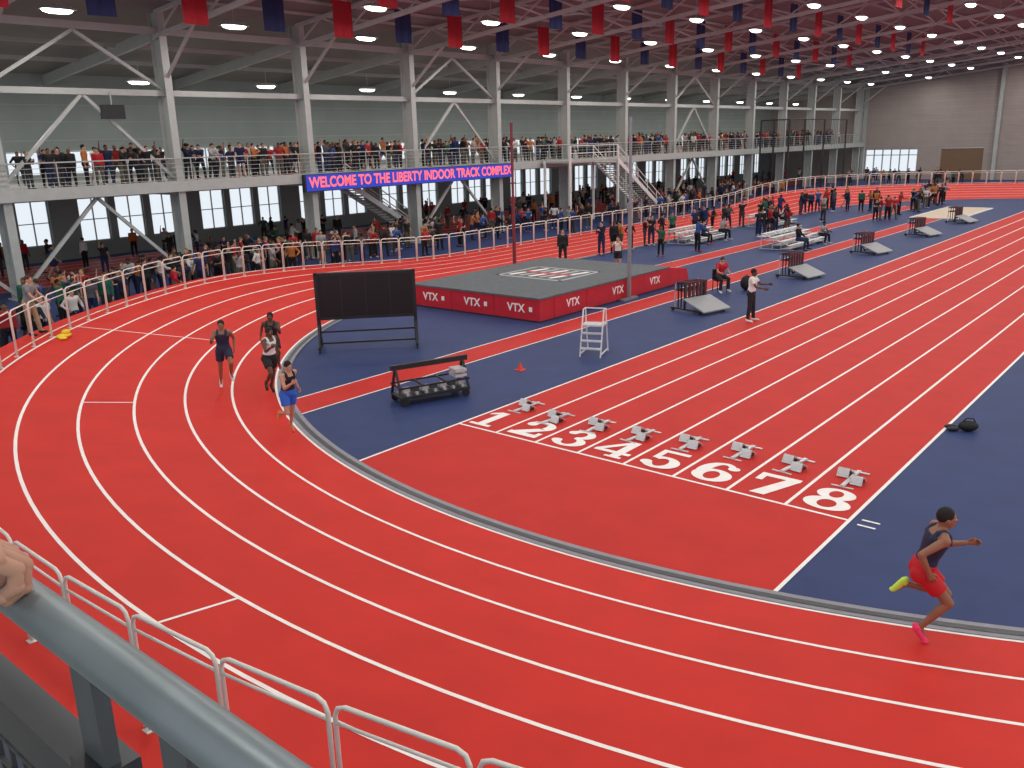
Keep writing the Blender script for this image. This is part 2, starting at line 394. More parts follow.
# lamps
lamps=empty('high_bay_lamps',(0,0,0))
ld=bpy.data.lights.new('lamp_light','AREA'); ld.shape='RECTANGLE'; ld.size=1.2; ld.size_y=.5; ld.energy=135; ld.color=(1,.97,.93)
mb=MB(); mb.hexa([(-.66,-.30,-.0),(.66,-.30,0),(.66,.30,0),(-.66,.30,0),(-.5,-.15,.14),(.5,-.15,.14),(.5,.15,.14),(-.5,.15,.14)],STEELD)
mb.tube([(0,0,.14),(0,0,1.0)],.015,STEELD,5)
mb.loft([(V((0,0,0)),V((1,0,0)),V((0,1,0)),.62,.28),(V((0,0,-.08)),V((1,0,0)),V((0,1,0)),.56,.24),(V((0,0,-.13)),V((1,0,0)),V((0,1,0)),.40,.15)],DIFF,16)
fm=mb.mesh('lamp_housing')
LX=[-36.5+5.3*i for i in range(12)]
for k in range(-2,13):
    for i,x in enumerate(LX+[-45.5]):
        y=18.6+7.8*k+(1.9 if i%2 else -1.9)
        z=zr(x)-.05 if x>XC else 9.4
        for ob in (bpy.data.objects.new('housing',fm),bpy.data.objects.new('light',ld)):
            sc.collection.objects.link(ob); ob.parent=lamps; ob.location=(x,y,z+(.02 if ob.type=='MESH' else -.14)); ob.rotation_euler=(0,0,rad(90))
# banners
mb=MB(); j=0
for ix,x in enumerate((-34.5,-29,-23.5,-17,-10,-3)):
    y=13+ix*1.7
    while y<(84 if ix<3 else 66):
        m=(BANR,BANB)[j%2]; j+=1
        zt=zr(x)+1.05; hh=1.65
        pts=[]
        for q in range(7): pts.append((x+.04*math.sin(q*2+y),y+q*.19))
        for (xa,ya),(xb2,yb) in zip(pts,pts[1:]): mb.poly([(xa,ya,zt-hh),(xb2,yb,zt-hh),(xb2,yb,zt),(xa,ya,zt)],m)
        mb.bar((x,y-.05,zt),(x,y+1.19,zt),.03,.03,STEELD)
        y+=3.9 if ix<3 else 5.2
mb.obj('hanging_banners')
# ------------------------------------------------------------------ near balcony
mb=MB(); mb.box((-16,-6,4.25),(12,.36,4.5),CONC); mb.obj('camera_balcony_floor')
YR=.297; ZR=5.545
e=empty('foreground_guard_rail',(0,YR,ZR))
mb=MB(); mb.tube([(-14,0,0),(10,0,0)],.0225,RAILG,28); mb.obj('top_pipe',parent=e,smooth=True)
mb=MB()
for x in [-.80-2.4*i for i in range(5)]+[1.6,4.0]:
    for dx in (0,.17):
        mb.box((x+dx-.022,-.008,4.5-ZR),(x+dx+.022,.008,-.01),RAILP)
        mb.box((x+dx-.03,-.02,-.22),(x+dx+.03,.024,-.13),RAILD)
mb.box((-14,-.02,-.20),(10,.02,-.145),RAILD); mb.box((-14,-.02,4.56-ZR),(10,.02,4.62-ZR),RAILD)
x=-3.2
while x<2.5:
    mb.box((x-.0025,-.0025,4.62-ZR),(x+.0025,.0025,-.2),RAILD); x+=.04
z=4.66-ZR
while z<-.2:
    mb.box((-3.2,-.005,z-.0025),(2.5,0,z+.0025),RAILD); z+=.04
mb.obj('mesh_panel',parent=e)
# ------------------------------------------------------------------ infield objects
def wheel(mb,c,r=.08): mb.tube([V(c)-V((0,.02,0)),V(c)+V((0,.02,0))],r,RUB,12)
ang=math.atan2(18.15-16.0,-19.04+21.06)
mb=MB(); SCB=mat('scoreboard_face',(.012,.012,.014),.35)
mb.box((-1.45,-.07,.98),(1.45,.07,2.28),SCB); mb.box((-1.5,-.09,2.26),(1.5,.09,2.34),BLACK); mb.box((-1.5,-.09,.93),(1.5,.09,1.0),BLACK)
for x in (-1.45,1.45):
    mb.box((x-.05,-.09,.1),(x+.05,.09,2.34),BLACK); mb.box((x-.04,-.5,.1),(x+.04,.5,.17),BLACK)
    mb.bar((x,-.45,.15),(x,-.05,.8),.05,.05,BLACK); mb.bar((x,.45,.15),(x,.05,.8),.05,.05,BLACK)
    for y in (-.45,.45): mb.tube([(x-.02,y,.06),(x+.02,y,.06)],.06,RUB,12)
for z in (.2,.55): mb.bar((-1.45,0,z),(1.45,0,z),.05,.05,BLACK)
for i in range(1,4): mb.box((-1.45+i*.725-.004,-.076,1.0),(-1.45+i*.725+.004,-.07,2.26),RAILD)
mb.obj('portable_scoreboard',(-20.05,17.07,0),ang)
mb=MB()
for y in (-.32,.32): mb.bar((-.9,y,.2),(.9,y,.2),.05,.06,BLACK); mb.bar((-.9,y,.45),(.9,y,.45),.04,.04,BLACK)
for x in (-.88,-.3,.3,.88): mb.bar((x,-.32,.2),(x,.32,.2),.05,.05,BLACK); mb.bar((x,-.32,.45),(x,.32,.45),.04,.04,BLACK)
for x in (-.88,.88):
    mb.bar((x,-.32,.2),(x,0,.9),.05,.05,BLACK); mb.bar((x,.32,.2),(x,0,.9),.05,.05,BLACK)
    for y in (-.32,.32): wheel(mb,(x*.9,y,.1),.1)
mb.bar((-1.0,0,.9),(1.0,0,.9),.09,.12,BLACK)
mb.box((-.85,-.3,.21),(.85,.3,.24),RAILD)
for i in range(7):
    x=-.7+i*.24; mb.box((x-.03,-.28,.24),(x+.03,.26,.30),ALU); mb.hexa([(x-.08,-.2,.3),(x+.08,-.2,.3),(x+.08,0,.3),(x-.08,0,.3),(x-.08,-.2,.42),(x+.08,-.2,.42),(x+.08,-.15,.43),(x-.08,-.15,.43)],RAILD if i%2 else ALU)
for z in (.5,.62): mb.box((.55,-.3,z),(.85,.1,z+.07),ALU)
mb.obj('starting_block_cart',(-14.6,14.25,0),math.atan2(15.07-13.39,.65))
mb=MB()
for x in (-.3,.3):
    mb.bar((x,-.45,0),(x,-.05,1.3),.03,.045,WHITE); mb.bar((x,.45,0),(x,.25,.85),.03,.045,WHITE); mb.bar((x,-.17,.85),(x,.3,.85),.03,.035,WHITE)
    mb.bar((x,.25,.8),(x,.2,1.3),.03,.03,WHITE); mb.bar((x,-.05,1.3),(x,.2,1.3),.03,.03,WHITE); mb.bar((x,-.4,.08),(x,.42,.08),.03,.03,WHITE)
for z,y in ((.22,-.38),(.43,-.31),(.64,-.24)): mb.box((-.3,y-.09,z),(.3,y+.09,z+.03),ALU)
mb.box((-.32,-.2,.84),(.32,.3,.88),ALU); mb.bar((-.3,.2,1.3),(.3,.2,1.3),.03,.03,WHITE)
mb.obj('step_stand',(-13.9,20.2,0),rad(20))
mb=MB(); CO=mat('cone_orange',(.8,.06,.02),.5); mb.box((-.11,-.11,0),(.11,.11,.02),CO); mb.tube([(0,0,.02),(0,0,.2)],[.08,.02],CO,12); mb.obj('traffic_cone',(-14.5,17.57,0))
# pole vault mat
e=empty('pole_vault_mat',(-21,27.1,0))
mb=MB(); mx,my=3.1,4.3
mb.box((-mx,-my,.0),(mx,my,.05),BLACK)
for i in range(3):
    xa=-mx+i*2*mx/3; mb.box((xa+.01,-my,.05),(xa+2*mx/3-.01,-my+.8,.80),MATRED)
for i in range(4):
    ya=-my+.8+i*1.95
    for s in (-1,1):
        lo,hi=(-mx,-mx+1) if s<0 else (mx-1,mx); mb.box((lo,ya+.01,.05),(hi,min(my,ya+1.94),.80),MATRED)
mb.box((-mx+.9,-my+.7,.05),(mx-.9,my,.78),MATRED)
mb.box((-mx-.03,-my-.03,.78),(mx+.03,my+.03,.84),MATTOP)
for s in (-1,1):
    lo,hi=(-mx,-.7) if s<0 else (.7,mx)
    mb.hexa([(lo,my,.05),(hi,my,.05),(hi,my+1.7,.05),(lo,my+1.7,.05),(lo,my,.8),(hi,my,.8),(hi,my+1.5,.6),(lo,my+1.5,.6)],MATRED)
mb.obj('mat_cushions',parent=e)
mb=MB()
MK=mat('mat_mark',(.42,.42,.42),.6)
mb.box((-1.7,-1.0,.841),(1.5,-.85,.845),MK);mb.box((-1.7,1.6,.841),(1.5,1.75,.845),MK)
for x in (-1.7,1.35): mb.box((x,-1.0,.841),(x+.15,1.75,.845),MK)
for i in range(5): mb.bar((-1.3+i*.5,-.6,.845),(-.9+i*.5,1.4,.845),.22,.006,MK if i%2 else LINE)
mb.box((-1.2,.2,.849),(1.0,.5,.852),MATRED)
mb.obj('mat_top_mark',parent=e)
for x in (-2.1,0,2.05):
    text('mat_label','VTX',.40,(x,-my-.006,.42),(rad(90),0,0),LINE,e,offset=.008)
    mb=MB(); mb.box((x+.58,-my-.01,.34),(x+.72,-my-.002,.5),LINE); mb.obj('label_mark',parent=e)
for y in (-2.4,.5,3.2): text('mat_label','VTX',.40,(mx+.006,y,.42),(rad(90),0,rad(90)),LINE,e,offset=.008)
MAR=mat('standard_maroon',(.20,.03,.04),.4); MST=mat('standard_gray',(.28,.28,.29),.4,.3)
for x,yy,m in ((-24.45,29.4,MAR),(-17.75,28.15,MST)):
    mb=MB(); mb.box((-.055,-.055,.0),(.055,.055,3.6),m); mb.box((-.04,-.04,3.5),(.04,.04,6.7),m); mb.box((-.1,-.5,.0),(.1,.5,.08),m); mb.box((-.08,-.08,3.4),(.08,.08,3.65),m)
    mb.box((-.02,-.2,4.2),(.02,.2,4.25),m)
    mb.obj('pole_vault_standard',(x,yy,0))
# hurdle carts
def hurdlecart():
    mb=MB(); HB=mat('hurdle_board',(.08,.02,.03),.4)
    mb.hexa([(-.7,-.85,.10),(.7,-.85,.10),(.7,.1,.45),(-.7,.1,.45),(-.7,-.85,.14),(.7,-.85,.14),(.7,.1,.49),(-.7,.1,.49)],RP)
    for x in (-.62,.62):
        mb.bar((x,-.7,.1),(x,.75,.1),.05,.05,BLACK); mb.bar((x,.1,.1),(x,.1,.47),.05,.05,BLACK)
        for y in (-.6,.65): mb.tube([(x-.03,y,.06),(x+.03,y,.06)],.06,RUB,10)
    for i in range(4):
        y=.18+i*.14
        for x in (-.56,.56): mb.bar((x,y,.1),(x,y,1.02),.035,.035,ALU if i==3 else BLACK)
        mb.box((-.6,y-.015,.95),(.6,y+.015,1.02),HB)
        mb.box((-.6,y-.012,.70),(.6,y+.012,.76),HB)
    for i in range(6):
        x=-.5+i*.2; mb.box((x-.05,.15,.3),(x+.05,.2,.95),HB if i%2 else RAILD)
    return mb
RP=mat('ramp_gray',(.33,.34,.35),.5,.2,.05,12)
hm=hurdlecart().mesh('hurdle_cart')
for y in (27.6,36.6,45.7,54.8,63.5):
    o=bpy.data.objects.new('hurdle_cart',hm); sc.collection.objects.link(o); o.location=(-14.5,y,0); o.rotation_euler=(0,0,rad(82+random.uniform(-6,6)))
def bleacher(x,y,L,rz=0):
    mb=MB()
    for i in range(4):
        mb.box((-.15+i*.6,-L/2,.4+i*.28),(.12+i*.6,L/2,.45+i*.28),WHITE); mb.box((-.45+i*.6+.3,-L/2,.16+i*.28),(.15+i*.6+.3,L/2,.19+i*.28),ALU)
    for j in range(4):
        yy=-L/2+.2+j*(L-.4)/3
        mb.bar((-.3,yy,.05),(2.1,yy,.05),.05,.05,ALU); mb.bar((-.1,yy,.35),(1.95,yy,1.25),.05,.05,ALU); mb.bar((2.0,yy,.05),(2.0,yy,1.3),.05,.05,ALU)
        for i in range(3): mb.bar((.0+i*.6,yy,.05),(.0+i*.6,yy,.4+i*.28),.04,.04,ALU)
    mb.obj('bleacher',(x,y,0),rz).scale=(.8,1,.66)
bleacher(-18.3,47,5.0,rad(180)); bleacher(-23.9,46.5,4.2,rad(180)); bleacher(-23.9,57,4.2,rad(180))
mb=MB()
cp=[(-38,84),(-36,82.5),(-34.5,82.5),(-34,85),(-34,90),(-35,99)]
for x,y in cp: mb.tube([(x,y,0),(x,y,7.2)],.08,BLACK,6)
for q,w in zip(cp,cp[1:]):
    mb.tube([(q[0],q[1],7.2),(w[0],w[1],7.2)],.06,BLACK,5)
    for i in range(14):
        t=i/14; xx=q[0]+(w[0]-q[0])*t; yy=q[1]+(w[1]-q[1])*t; mb.tube([(xx,yy,.1),(xx,yy,7.2)],.011,BLACK,4)
mb.obj('throwing_cage')
mb=MB(); mb.box((-.3,-.5,-.25),(.0,.5,.35),BLACK); mb.bar((-.15,0,.3),(-.15,0,.9),.04,.04,STEEL); mb.obj('hanging_speaker',(XC+.3,19.8,7.6))
mb=MB()
mb.ball((0,0,.11),(.2,.13,.11),RUB); mb.tube([(-.15,0,.15),(-.05,0,.27),(.08,0,.27),(.15,0,.15)],.015,RUB,6)
mb.ball((-.3,.12,.05),(.13,.05,.05),BLACK); mb.ball((-.3,-.05,.05),(.13,.05,.05),BLACK)
mb.obj('gym_bag',(-3.75,18.95,0),.5,smooth=True)
# ------------------------------------------------------------------ people
def remesh(mb,vox,it=4):
    me=bpy.data.meshes.new('tmp'); me.from_pydata(mb.v,[],mb.f); me.update()
    o=bpy.data.objects.new('tmp',me); sc.collection.objects.link(o)
    m=o.modifiers.new('r','REMESH'); m.mode='VOXEL'; m.voxel_size=vox
    s=o.modifiers.new('s','SMOOTH'); s.factor=.5; s.iterations=it
    dg=bpy.context.evaluated_depsgraph_get(); me2=bpy.data.meshes.new_from_object(o.evaluated_get(dg))
    vs=[tuple(v.co) for v in me2.vertices]; fs=[tuple(q.vertices) for q in me2.polygons]
    bpy.data.objects.remove(o); bpy.data.meshes.remove(me); bpy.data.meshes.remove(me2)
    return vs,fs
def hand(mb,W,D,N,T,m,curl=(18,25,20),s=1,fine=False):
    D=D.normalized(); N=(N-D*N.dot(D)).normalized(); T=T.normalized(); a=16 if fine else 10; c8=14 if fine else 8
    st=[(W-D*.02*s,T,N,.024*s,.018*s),(W+D*.02*s,T,N,.030*s,.016*s),(W+D*.055*s,T,N,.040*s,.016*s),(W+D*.088*s,T,N,.039*s,.012*s)]
    mb.loft(st,m,a)
    for i,(L,off) in enumerate(((.070,.030),(.080,.010),(.075,-.010),(.058,-.029))):
        q=W+D*(.082 if i<3 else .076)*s+T*off*s; ang=0
        if fine: mb.ball(q,(.0105,.0105,.0105),m)
        pts=[q]
        for sg,c in zip((.45,.30,.25),curl):
            ang+=rad(c); q=q+(D*math.cos(ang)+N*math.sin(ang))*L*sg*s; pts.append(q)
            if fine: mb.ball(q,.0088 if sg>.28 else .0068,m)
        mb.tube(pts,[.0095*s,.0090*s,.0082*s,.0064*s],m,c8)
    q=W+D*.025*s+T*.028*s; d=(D*.65+T*.65+N*.3).normalized(); p2=q+d*.04*s; p3=p2+(D*.9+T*.15+N*.35).normalized()*.032*s
    mb.tube([q-d*.015*s,q,p2,p3],[.011*s,.0125*s,.010*s,.007*s],m,c8)
def person(name,H=1.75,lean=0,tilt=0,twist=0,legL=(0,0,0,4),legR=(0,0,0,4),armL=(0,8,8,0),armR=(0,8,8,0),top='tee',bottom='pants',M=None,vox=.02,
           yaw=0,pitch=0,foot_origin=False,armRj=None,handR=None,hands=True,ponytail=False,curl=(18,25,20)):
    S=H/1.75; l=rad(lean)
    U=V((math.sin(rad(tilt)),math.sin(l),math.cos(l))).normalized(); Xp=V((1,0,0)); Xp=(Xp-U*Xp.dot(U)).normalized()
    Xs=Matrix.Rotation(rad(twist),3,U)@Xp; Fs=U.cross(Xs)
    O=V((0,0,0))
    def tor(mb,inf,h0,h1):
        STT=[(-.09,.11,.085),(-.04,.158,.112),(.02,.165,.118),(.10,.150,.105),(.17,.136,.095),(.26,.148,.106),(.36,.166,.118),(.43,.168,.108),(.475,.125,.083),(.51,.062,.058)]
        st=[]
        for h,w,d in STT:
            if h<h0-1e-6 or h>h1+1e-6: continue
            t=max(0,min(1,h/.4)); x=(Xp*(1-t)+Xs*t).normalized(); y=U.cross(x); st.append((O+U*h,x,y,w+inf,d+inf))
        mb.loft(st,None,18)
    hip={};kn={};an={};fd={};dn={}
    for k,sx,g in (('L',-1,legL),('R',1,legR)):
        h,kx,ak,ab=[rad(t) for t in g]; hip[k]=O+Xp*(sx*.092)+V((0,0,-.02))
        td=V((sx*math.sin(ab),math.sin(h)*math.cos(ab),-math.cos(h)*math.cos(ab))); kn[k]=hip[k]+td*.425
        ph=h-kx; sd=V((sx*math.sin(ab)*.4,math.sin(ph),-math.cos(ph))).normalized(); an[k]=kn[k]+sd*.415
        ps=ph-ak; fd[k]=V((sx*.12,math.cos(ps),math.sin(ps))).normalized(); dn[k]=V((0,math.sin(ps),-math.cos(ps)))
    sh={};el={};wr={};hd={}
    for k,sx,g in (('L',-1,armL),('R',1,armR)):
        s0,e0,ab=[rad(t) for t in g[:3]]; inw=g[3]
        sh[k]=O+U*.445+Xs*(sx*.182)
        loc=V((sx*math.sin(ab),math.sin(s0)*math.cos(ab),-math.cos(s0)*math.cos(ab))); Mx=Matrix((Xs,Fs,U)).transposed()
        el[k]=sh[k]+Mx@loc*.285
        w=s0+e0; fl=V((sx*math.sin(ab)*.5-sx*inw,math.sin(w),-math.cos(w))).normalized(); wr[k]=el[k]+Mx@fl*.245
        if k=='R' and armRj: el[k]=V(armRj[0]);wr[k]=V(armRj[1])
    Uh=(U*.6+V((0,0,1))*.4).normalized()
    nb=O+U*.50
    Rh=Matrix.Rotation(rad(yaw),3,'Z'); Fh=Rh@Fs; Xh=Fh.cross(Uh).normalized(); Fh=Uh.cross(Xh).normalized()
    Rp=Matrix.Rotation(rad(pitch),3,Xh); Fh=Rp@Fh; Uh2=Rp@Uh
    HR=Matrix((Xh,Fh,Uh2)).transposed()
    hc=nb+Uh*.13+Fh*.012
    def hp(x,y,z): return hc+HR@V((x,y,z))
    fin=MB(); sk=MB()
    tor(sk,0,-.09,.51)
    for k,sx in (('L',-1),('R',1)):
        sk.ball(hip[k]+V((0,-.03,-.02)),.095,None)
        mid=hip[k].lerp(kn[k],.45); sk.tube([hip[k],mid,kn[k]],[.088,.075,.052],None,14); sk.ball(kn[k],.053,None)
        b=kn[k].lerp(an[k],.3)-fd[k]*.008; sk.tube([kn[k],b,kn[k].lerp(an[k],.7),an[k]],[.050,.055,.040,.034],None,14)
        sk.ball(an[k],.036,None); sk.cone(an[k],an[k]+fd[k]*.12+dn[k]*.04,.034,.028,None,10)
        sk.ball(sh[k],.060,None); sk.cone(O+U*.50,sh[k],.052,.052,None,12)
        sk.tube([sh[k],sh[k].lerp(el[k],.45),el[k]],[.052,.047,.038],None,12); sk.ball(el[k],.038,None)
        sk.tube([el[k],el[k].lerp(wr[k],.25),wr[k]],[.038,.040,.026],None,12); sk.ball(wr[k],.026,None)
        sk.cone(O+U*.36+Xs*sx*.08+Fs*.05,O+U*.42+Xs*sx*.12+Fs*.03,.06,.06,None,10)
    sk.cone(nb-U*.03,hc-Uh2*.04-Fh*.01,.056,.053,None,14)
    sk.ball(hc,(.074,.093,.112),None,HR,16,12); sk.ball(hp(0,.032,-.062),(.052,.058,.052),None,HR,12,8); sk.ball(hp(0,.07,-.09),(.024,.02,.018),None,HR)
    sk.cone(hp(0,.088,.012),hp(0,.112,-.022),.009,.016,None,8)
    for s in (-1,1): sk.ball(hp(s*.076,-.005,-.008),(.012,.02,.03),None,HR,8,6); sk.ball(hp(s*.03,.075,.03),(.026,.018,.01),None,HR,8,6)
    v,f=remesh(sk,vox,5 if vox<.015 else 2); fin.add(v,f,M['skin'])
    tp=MB()
    if top=='singlet':
        tor(tp,.012,-.09,.43)
        for sx in (-1,1):
            tp.tube([O+U*.38+Xs*sx*.095+Fs*.10,O+U*.475+Xs*sx*.095+Fs*.055,O+U*.505+Xs*sx*.09,O+U*.475+Xs*sx*.09-Fs*.055,O+U*.38+Xs*sx*.095-Fs*.09],.034,None,10)
    else:
        tor(tp,.018,-.09,.475)
        for k,sx in (('L',-1),('R',1)):
            tp.ball(sh[k],.076,None); tp.cone(O+U*.46,sh[k],.07,.068,None,12)
            if top=='tee': tp.cone(sh[k],sh[k].lerp(el[k],.62),.070,.066,None,14)
            else:
                tp.tube([sh[k],el[k],wr[k].lerp(el[k],.05)],[.070,.056,.040],None,12); tp.ball(el[k],.056,None)
        if top=='hoodie': tp.ball(O+U*.49-Fs*.06,(.11,.07,.08),None)
    v,f=remesh(tp,vox,3); fin.add(v,f,M['top'])
    bt=MB(); tor(bt,.018,-.09,.10)
    for k in 'LR':
        bt.ball(hip[k]+V((0,-.03,-.02)),.108,None)
        if bottom=='shorts': 
            e2=hip[k].lerp(kn[k],.62); bt.tube([hip[k],e2],[.108,.100],None,16)
        else:
            bt.tube([hip[k],hip[k].lerp(kn[k],.5),kn[k],kn[k].lerp(an[k],.4),an[k]],[.105,.092,.072,.068,.055],None,14); bt.ball(kn[k],.072,None)
    v,f=remesh(bt,vox,3); fin.add(v,f,M['bottom'])
    shs={}
    for k in 'LR':
        so=MB(); A=an[k]
        so.ball(A+dn[k]*.035-fd[k]*.03,(.038,.038,.042),None); so.tube([A+dn[k]*.045-fd[k]*.03,A+dn[k]*.045+fd[k]*.07,A+dn[k]*.055+fd[k]*.15],[.040,.043,.034],None,12)
        so.ball(A+dn[k]*.058+fd[k]*.16,(.042,.042,.026),None); so.cone(A,A+dn[k]*.03,.042,.046,None,12)
        v,f=remesh(so,min(vox,.014),3); shs[k]=v; fin.add(v,f,M.get('shoe'+k,M['shoe']))
    hr=MB(); hr.ball(hp(0,-.018,.032),(.083,.096,.099),None,HR,16,12)
    if ponytail: hr.tube([hp(0,-.1,.04),hp(0,-.14,0),hp(0,-.13,-.12)],[.03,.028,.01],None,8)
    v,f=remesh(hr,vox,2); fin.add(v,f,M['hair'])
    for s in (-1,1):
        fin.ball(hp(s*.030,.078,.008),(.015,.012,.009),EYEW,HR,8,6); fin.ball(hp(s*.030,.088,.008),(.007,.005,.007),EYED,HR,8,6)
        fin.tube([hp(s*.016,.092,.028),hp(s*.046,.082,.030)],.0045,M['hair'],5)
    fin.ball(hp(0,.090,-.055),(.022,.008,.006),LIP,HR,8,6)
    for k,sx in (('L',-1),('R',1)):
        D=(wr[k]-el[k]).normalized(); N=Xs*(-sx); N=(N-D*N.dot(D))
        if N.length<.1: N=-U-D*(-U).dot(D)
        N.normalize(); fine=False
        if k=='R' and handR: D,N,curl2=V(handR[0]).normalized(),V(handR[1]),handR[2]; N=(N-D*N.dot(D)).normalized(); fine=True
        else: curl2=curl
        hand(fin,wr[k]+D*.01,D,N,D.cross(N)*sx,M['skin'],curl2,1.0,fine)
    zk={k:min(q[2] for q in shs[k]) for k in 'LR'}; zm=min(zk.values()); ox=oy=0
    if foot_origin:
        k=min(zk,key=zk.get); lo=[q for q in shs[k] if q[2]<zm+.06]; ox=sum(q[0] for q in lo)/len(lo); oy=sum(q[1] for q in lo)/len(lo)
    fin.v=[((x-ox)*S,(y-oy)*S,(z-zm)*S) for x,y,z in fin.v]
    return fin.mesh(name,True)
EYEW=mat('eye_white',(.7,.7,.68),.3,var=0);EYED=mat('eye_dark',(.02,.012,.01),.3,var=0);LIP=mat('lips',(.30,.10,.09),.5,var=0)
def place(me,name,x,y,z,dx,dy,parent=None,s=1):
    o=bpy.data.objects.new(name,me); sc.collection.objects.link(o); o.location=(x,y,z); o.rotation_euler=(0,0,math.atan2(-dx,dy)); o.scale=(s,s,s); o.parent=parent; return o
def C(n,c,r=.7): return mat(n,c,r,0,.05,10)
SKL=C('skin_light',(.52,.28,.19),.5);SKT=C('skin_tan',(.28,.13,.075),.5);SKD=C('skin_dark',(.11,.048,.028),.45)
HB_=C('hair_black',(.012,.010,.009),.8);HBR=C('hair_brown',(.06,.03,.015),.8)
NAVY=C('cloth_navy',(.02,.024,.06));BLK=C('cloth_black',(.014,.014,.016));WHT=C('cloth_white',(.75,.74,.72));RDC=C('cloth_red',(.50,.012,.02));BLC=C('cloth_royal',(.03,.13,.60))
NEON=C('shoe_neon',(.55,.9,.10));PINK=C('shoe_pink',(.9,.06,.18));GRY=C('cloth_gray',(.2,.2,.21));YEL=C('cloth_yellow',(.8,.55,.03));ORG=C('shoe_orange',(.8,.2,.05))
me=person('runner_a',1.90,lean=17,twist=12,legR=(42,80,12,2),legL=(42,140,25,2),armR=(-42,85,10,.1),armL=(42,78,8,.25),top='singlet',bottom='shorts',
  M=dict(skin=SKT,top=NAVY,bottom=RDC,shoe=PINK,shoeL=NEON,hair=HB_),vox=.009,foot_origin=True,yaw=-4,curl=(25,40,35),pitch=8)
place(me,'runner',-2.20,10.14,zs(.4,10)+.0,.942,.336)
me=person('runner_b',1.76,lean=9,twist=-14,legR=(-10,14,30,2),legL=(50,90,10,2),armR=(45,85,12,.2),armL=(-38,75,14,.1),top='singlet',bottom='shorts',
  M=dict(skin=SKT,top=NAVY,bottom=NAVY,shoe=WHT,hair=HB_),vox=.011,foot_origin=True,curl=(25,40,35))
place(me,'runner',-19.15,11.40,zs(1.4,11.4),.90,-.42)
me=person('runner_c',1.78,lean=12,twist=18,legL=(-18,10,28,3),legR=(42,88,15,3),armL=(-48,75,28,.1),armR=(55,75,24,.2),top='singlet',bottom='shorts',
  M=dict(skin=SKD,top=WHT,bottom=BLK,shoe=BLK,hair=HB_),vox=.011,foot_origin=True,curl=(25,40,35))
place(me,'runner',-18.1,12.2,zs(.35,12.3),.98,-.2)
me=person('runner_d',1.76,lean=10,twist=-16,legR=(-14,12,25,2),legL=(40,85,15,2),armR=(-45,85,20,.1),armL=(50,85,16,.2),top='singlet',bottom='shorts',
  M=dict(skin=SKD,top=BLK,bottom=BLK,shoe=RDC,hair=HB_),vox=.011,foot_origin=True,curl=(25,40,35))
place(me,'runner',-19.75,13.25,zs(.35,13.2),.85,-.5)
me=person('runner_e',1.68,lean=13,twist=16,legL=(-14,10,28,2),legR=(18,95,20,2),armL=(-38,80,18,.1),armR=(45,90,14,.3),top='singlet',bottom='shorts',
  M=dict(skin=SKL,top=BLK,bottom=BLC,shoe=ORG,hair=HB_),vox=.010,foot_origin=True,curl=(25,40,35),pitch=-8)
place(me,'runner',-15.18,10.62,zs(.2,10.6),.97,-.22)
me=person('athlete_a',1.80,lean=4,legL=(6,4,0,5),legR=(-2,4,0,5),armL=(45,50,12,.1),armR=(35,50,12,.1),top='tee',bottom='tights',M=dict(skin=SKD,top=WHT,bottom=BLK,shoe=WHT,hair=HB_),vox=.014)
place(me,'athlete',-12.15,26.75,.01,.9,.2)
me=person('official_a',1.75,lean=12,legL=(80,85,0,8),legR=(75,80,0,8),armL=(35,60,8,.2),armR=(35,60,8,.2),top='tee',bottom='pants',M=dict(skin=SKL,top=RDC,bottom=BLK,shoe=WHT,hair=HBR),vox=.014,pitch=-20)
place(me,'track_official',-15.7,31.6,0,.8,-.6)
mb=MB(); mb.box((-.22,-.25,.42),(.22,.2,.45),BLACK); mb.box((-.22,-.27,.45),(.22,-.23,.85),BLACK)
for x in (-.2,.2):
    for y in (-.22,.18): mb.bar((x,y,0),(x,y,.43),.025,.025,BLACK)
mb.obj('folding_chair',(-15.7,31.6,0),math.atan2(-.8,-.6))
mb=MB(); mb.ball((0,0,.3),(.25,.2,.3),RUB); mb.ball((0,.15,.22),(.16,.1,.16),RUB); mb.tube([(0,-.1,.58),(0,0,.66),(0,.08,.56)],.015,RUB,5); mb.obj('backpack',(-14.9,32.3,0),.4,smooth=True)
me=person('official_b',1.78,legL=(2,2,0,5),legR=(-2,2,0,5),top='jacket',M=dict(skin=SKL,top=BLK,bottom=BLK,shoe=BLK,hair=HBR),vox=.016)
place(me,'track_official',-25.6,34.5,.02,.6,-.6)
me=person('athlete_b',1.70,lean=3,legL=(10,8,0,4),legR=(-8,6,0,4),armL=(70,60,15,.3),armR=(60,70,15,.3),top='singlet',bottom='shorts',M=dict(skin=SKL,top=WHT,bottom=BLK,shoe=WHT,hair=HBR),vox=.016)
place(me,'athlete',-21.8,33.6,.02,.3,-.9); 
# ---- crowd
CM=dict(skin=randmat('crowd_skin',[(.50,.27,.18),(.12,.05,.03),(.42,.22,.15),(.2,.09,.05),(.48,.28,.2)],13.7,.6),
 top=randmat('crowd_top',[(.01,.012,.02),(.012,.013,.015),(.02,.03,.10),(.02,.02,.02),(.55,.55,.54),(.015,.02,.05),(.02,.02,.022),(.08,.08,.09),(.30,.02,.02),(.03,.08,.25),(.30,.30,.31),(.015,.02,.05),(.40,.02,.03),(.02,.02,.022),(.03,.10,.07),(.40,.14,.04)],1.0),
 bottom=randmat('crowd_bottom',[(.012,.013,.02),(.02,.03,.08),(.04,.04,.045),(.015,.015,.016),(.10,.09,.07)],7.31),
 shoe=randmat('crowd_shoe',[(.02,.02,.02),(.5,.5,.5),(.3,.03,.03)],5.17), hair=randmat('crowd_hair',[(.012,.01,.009),(.06,.03,.015),(.012,.01,.009),(.20,.12,.05)],3.77))
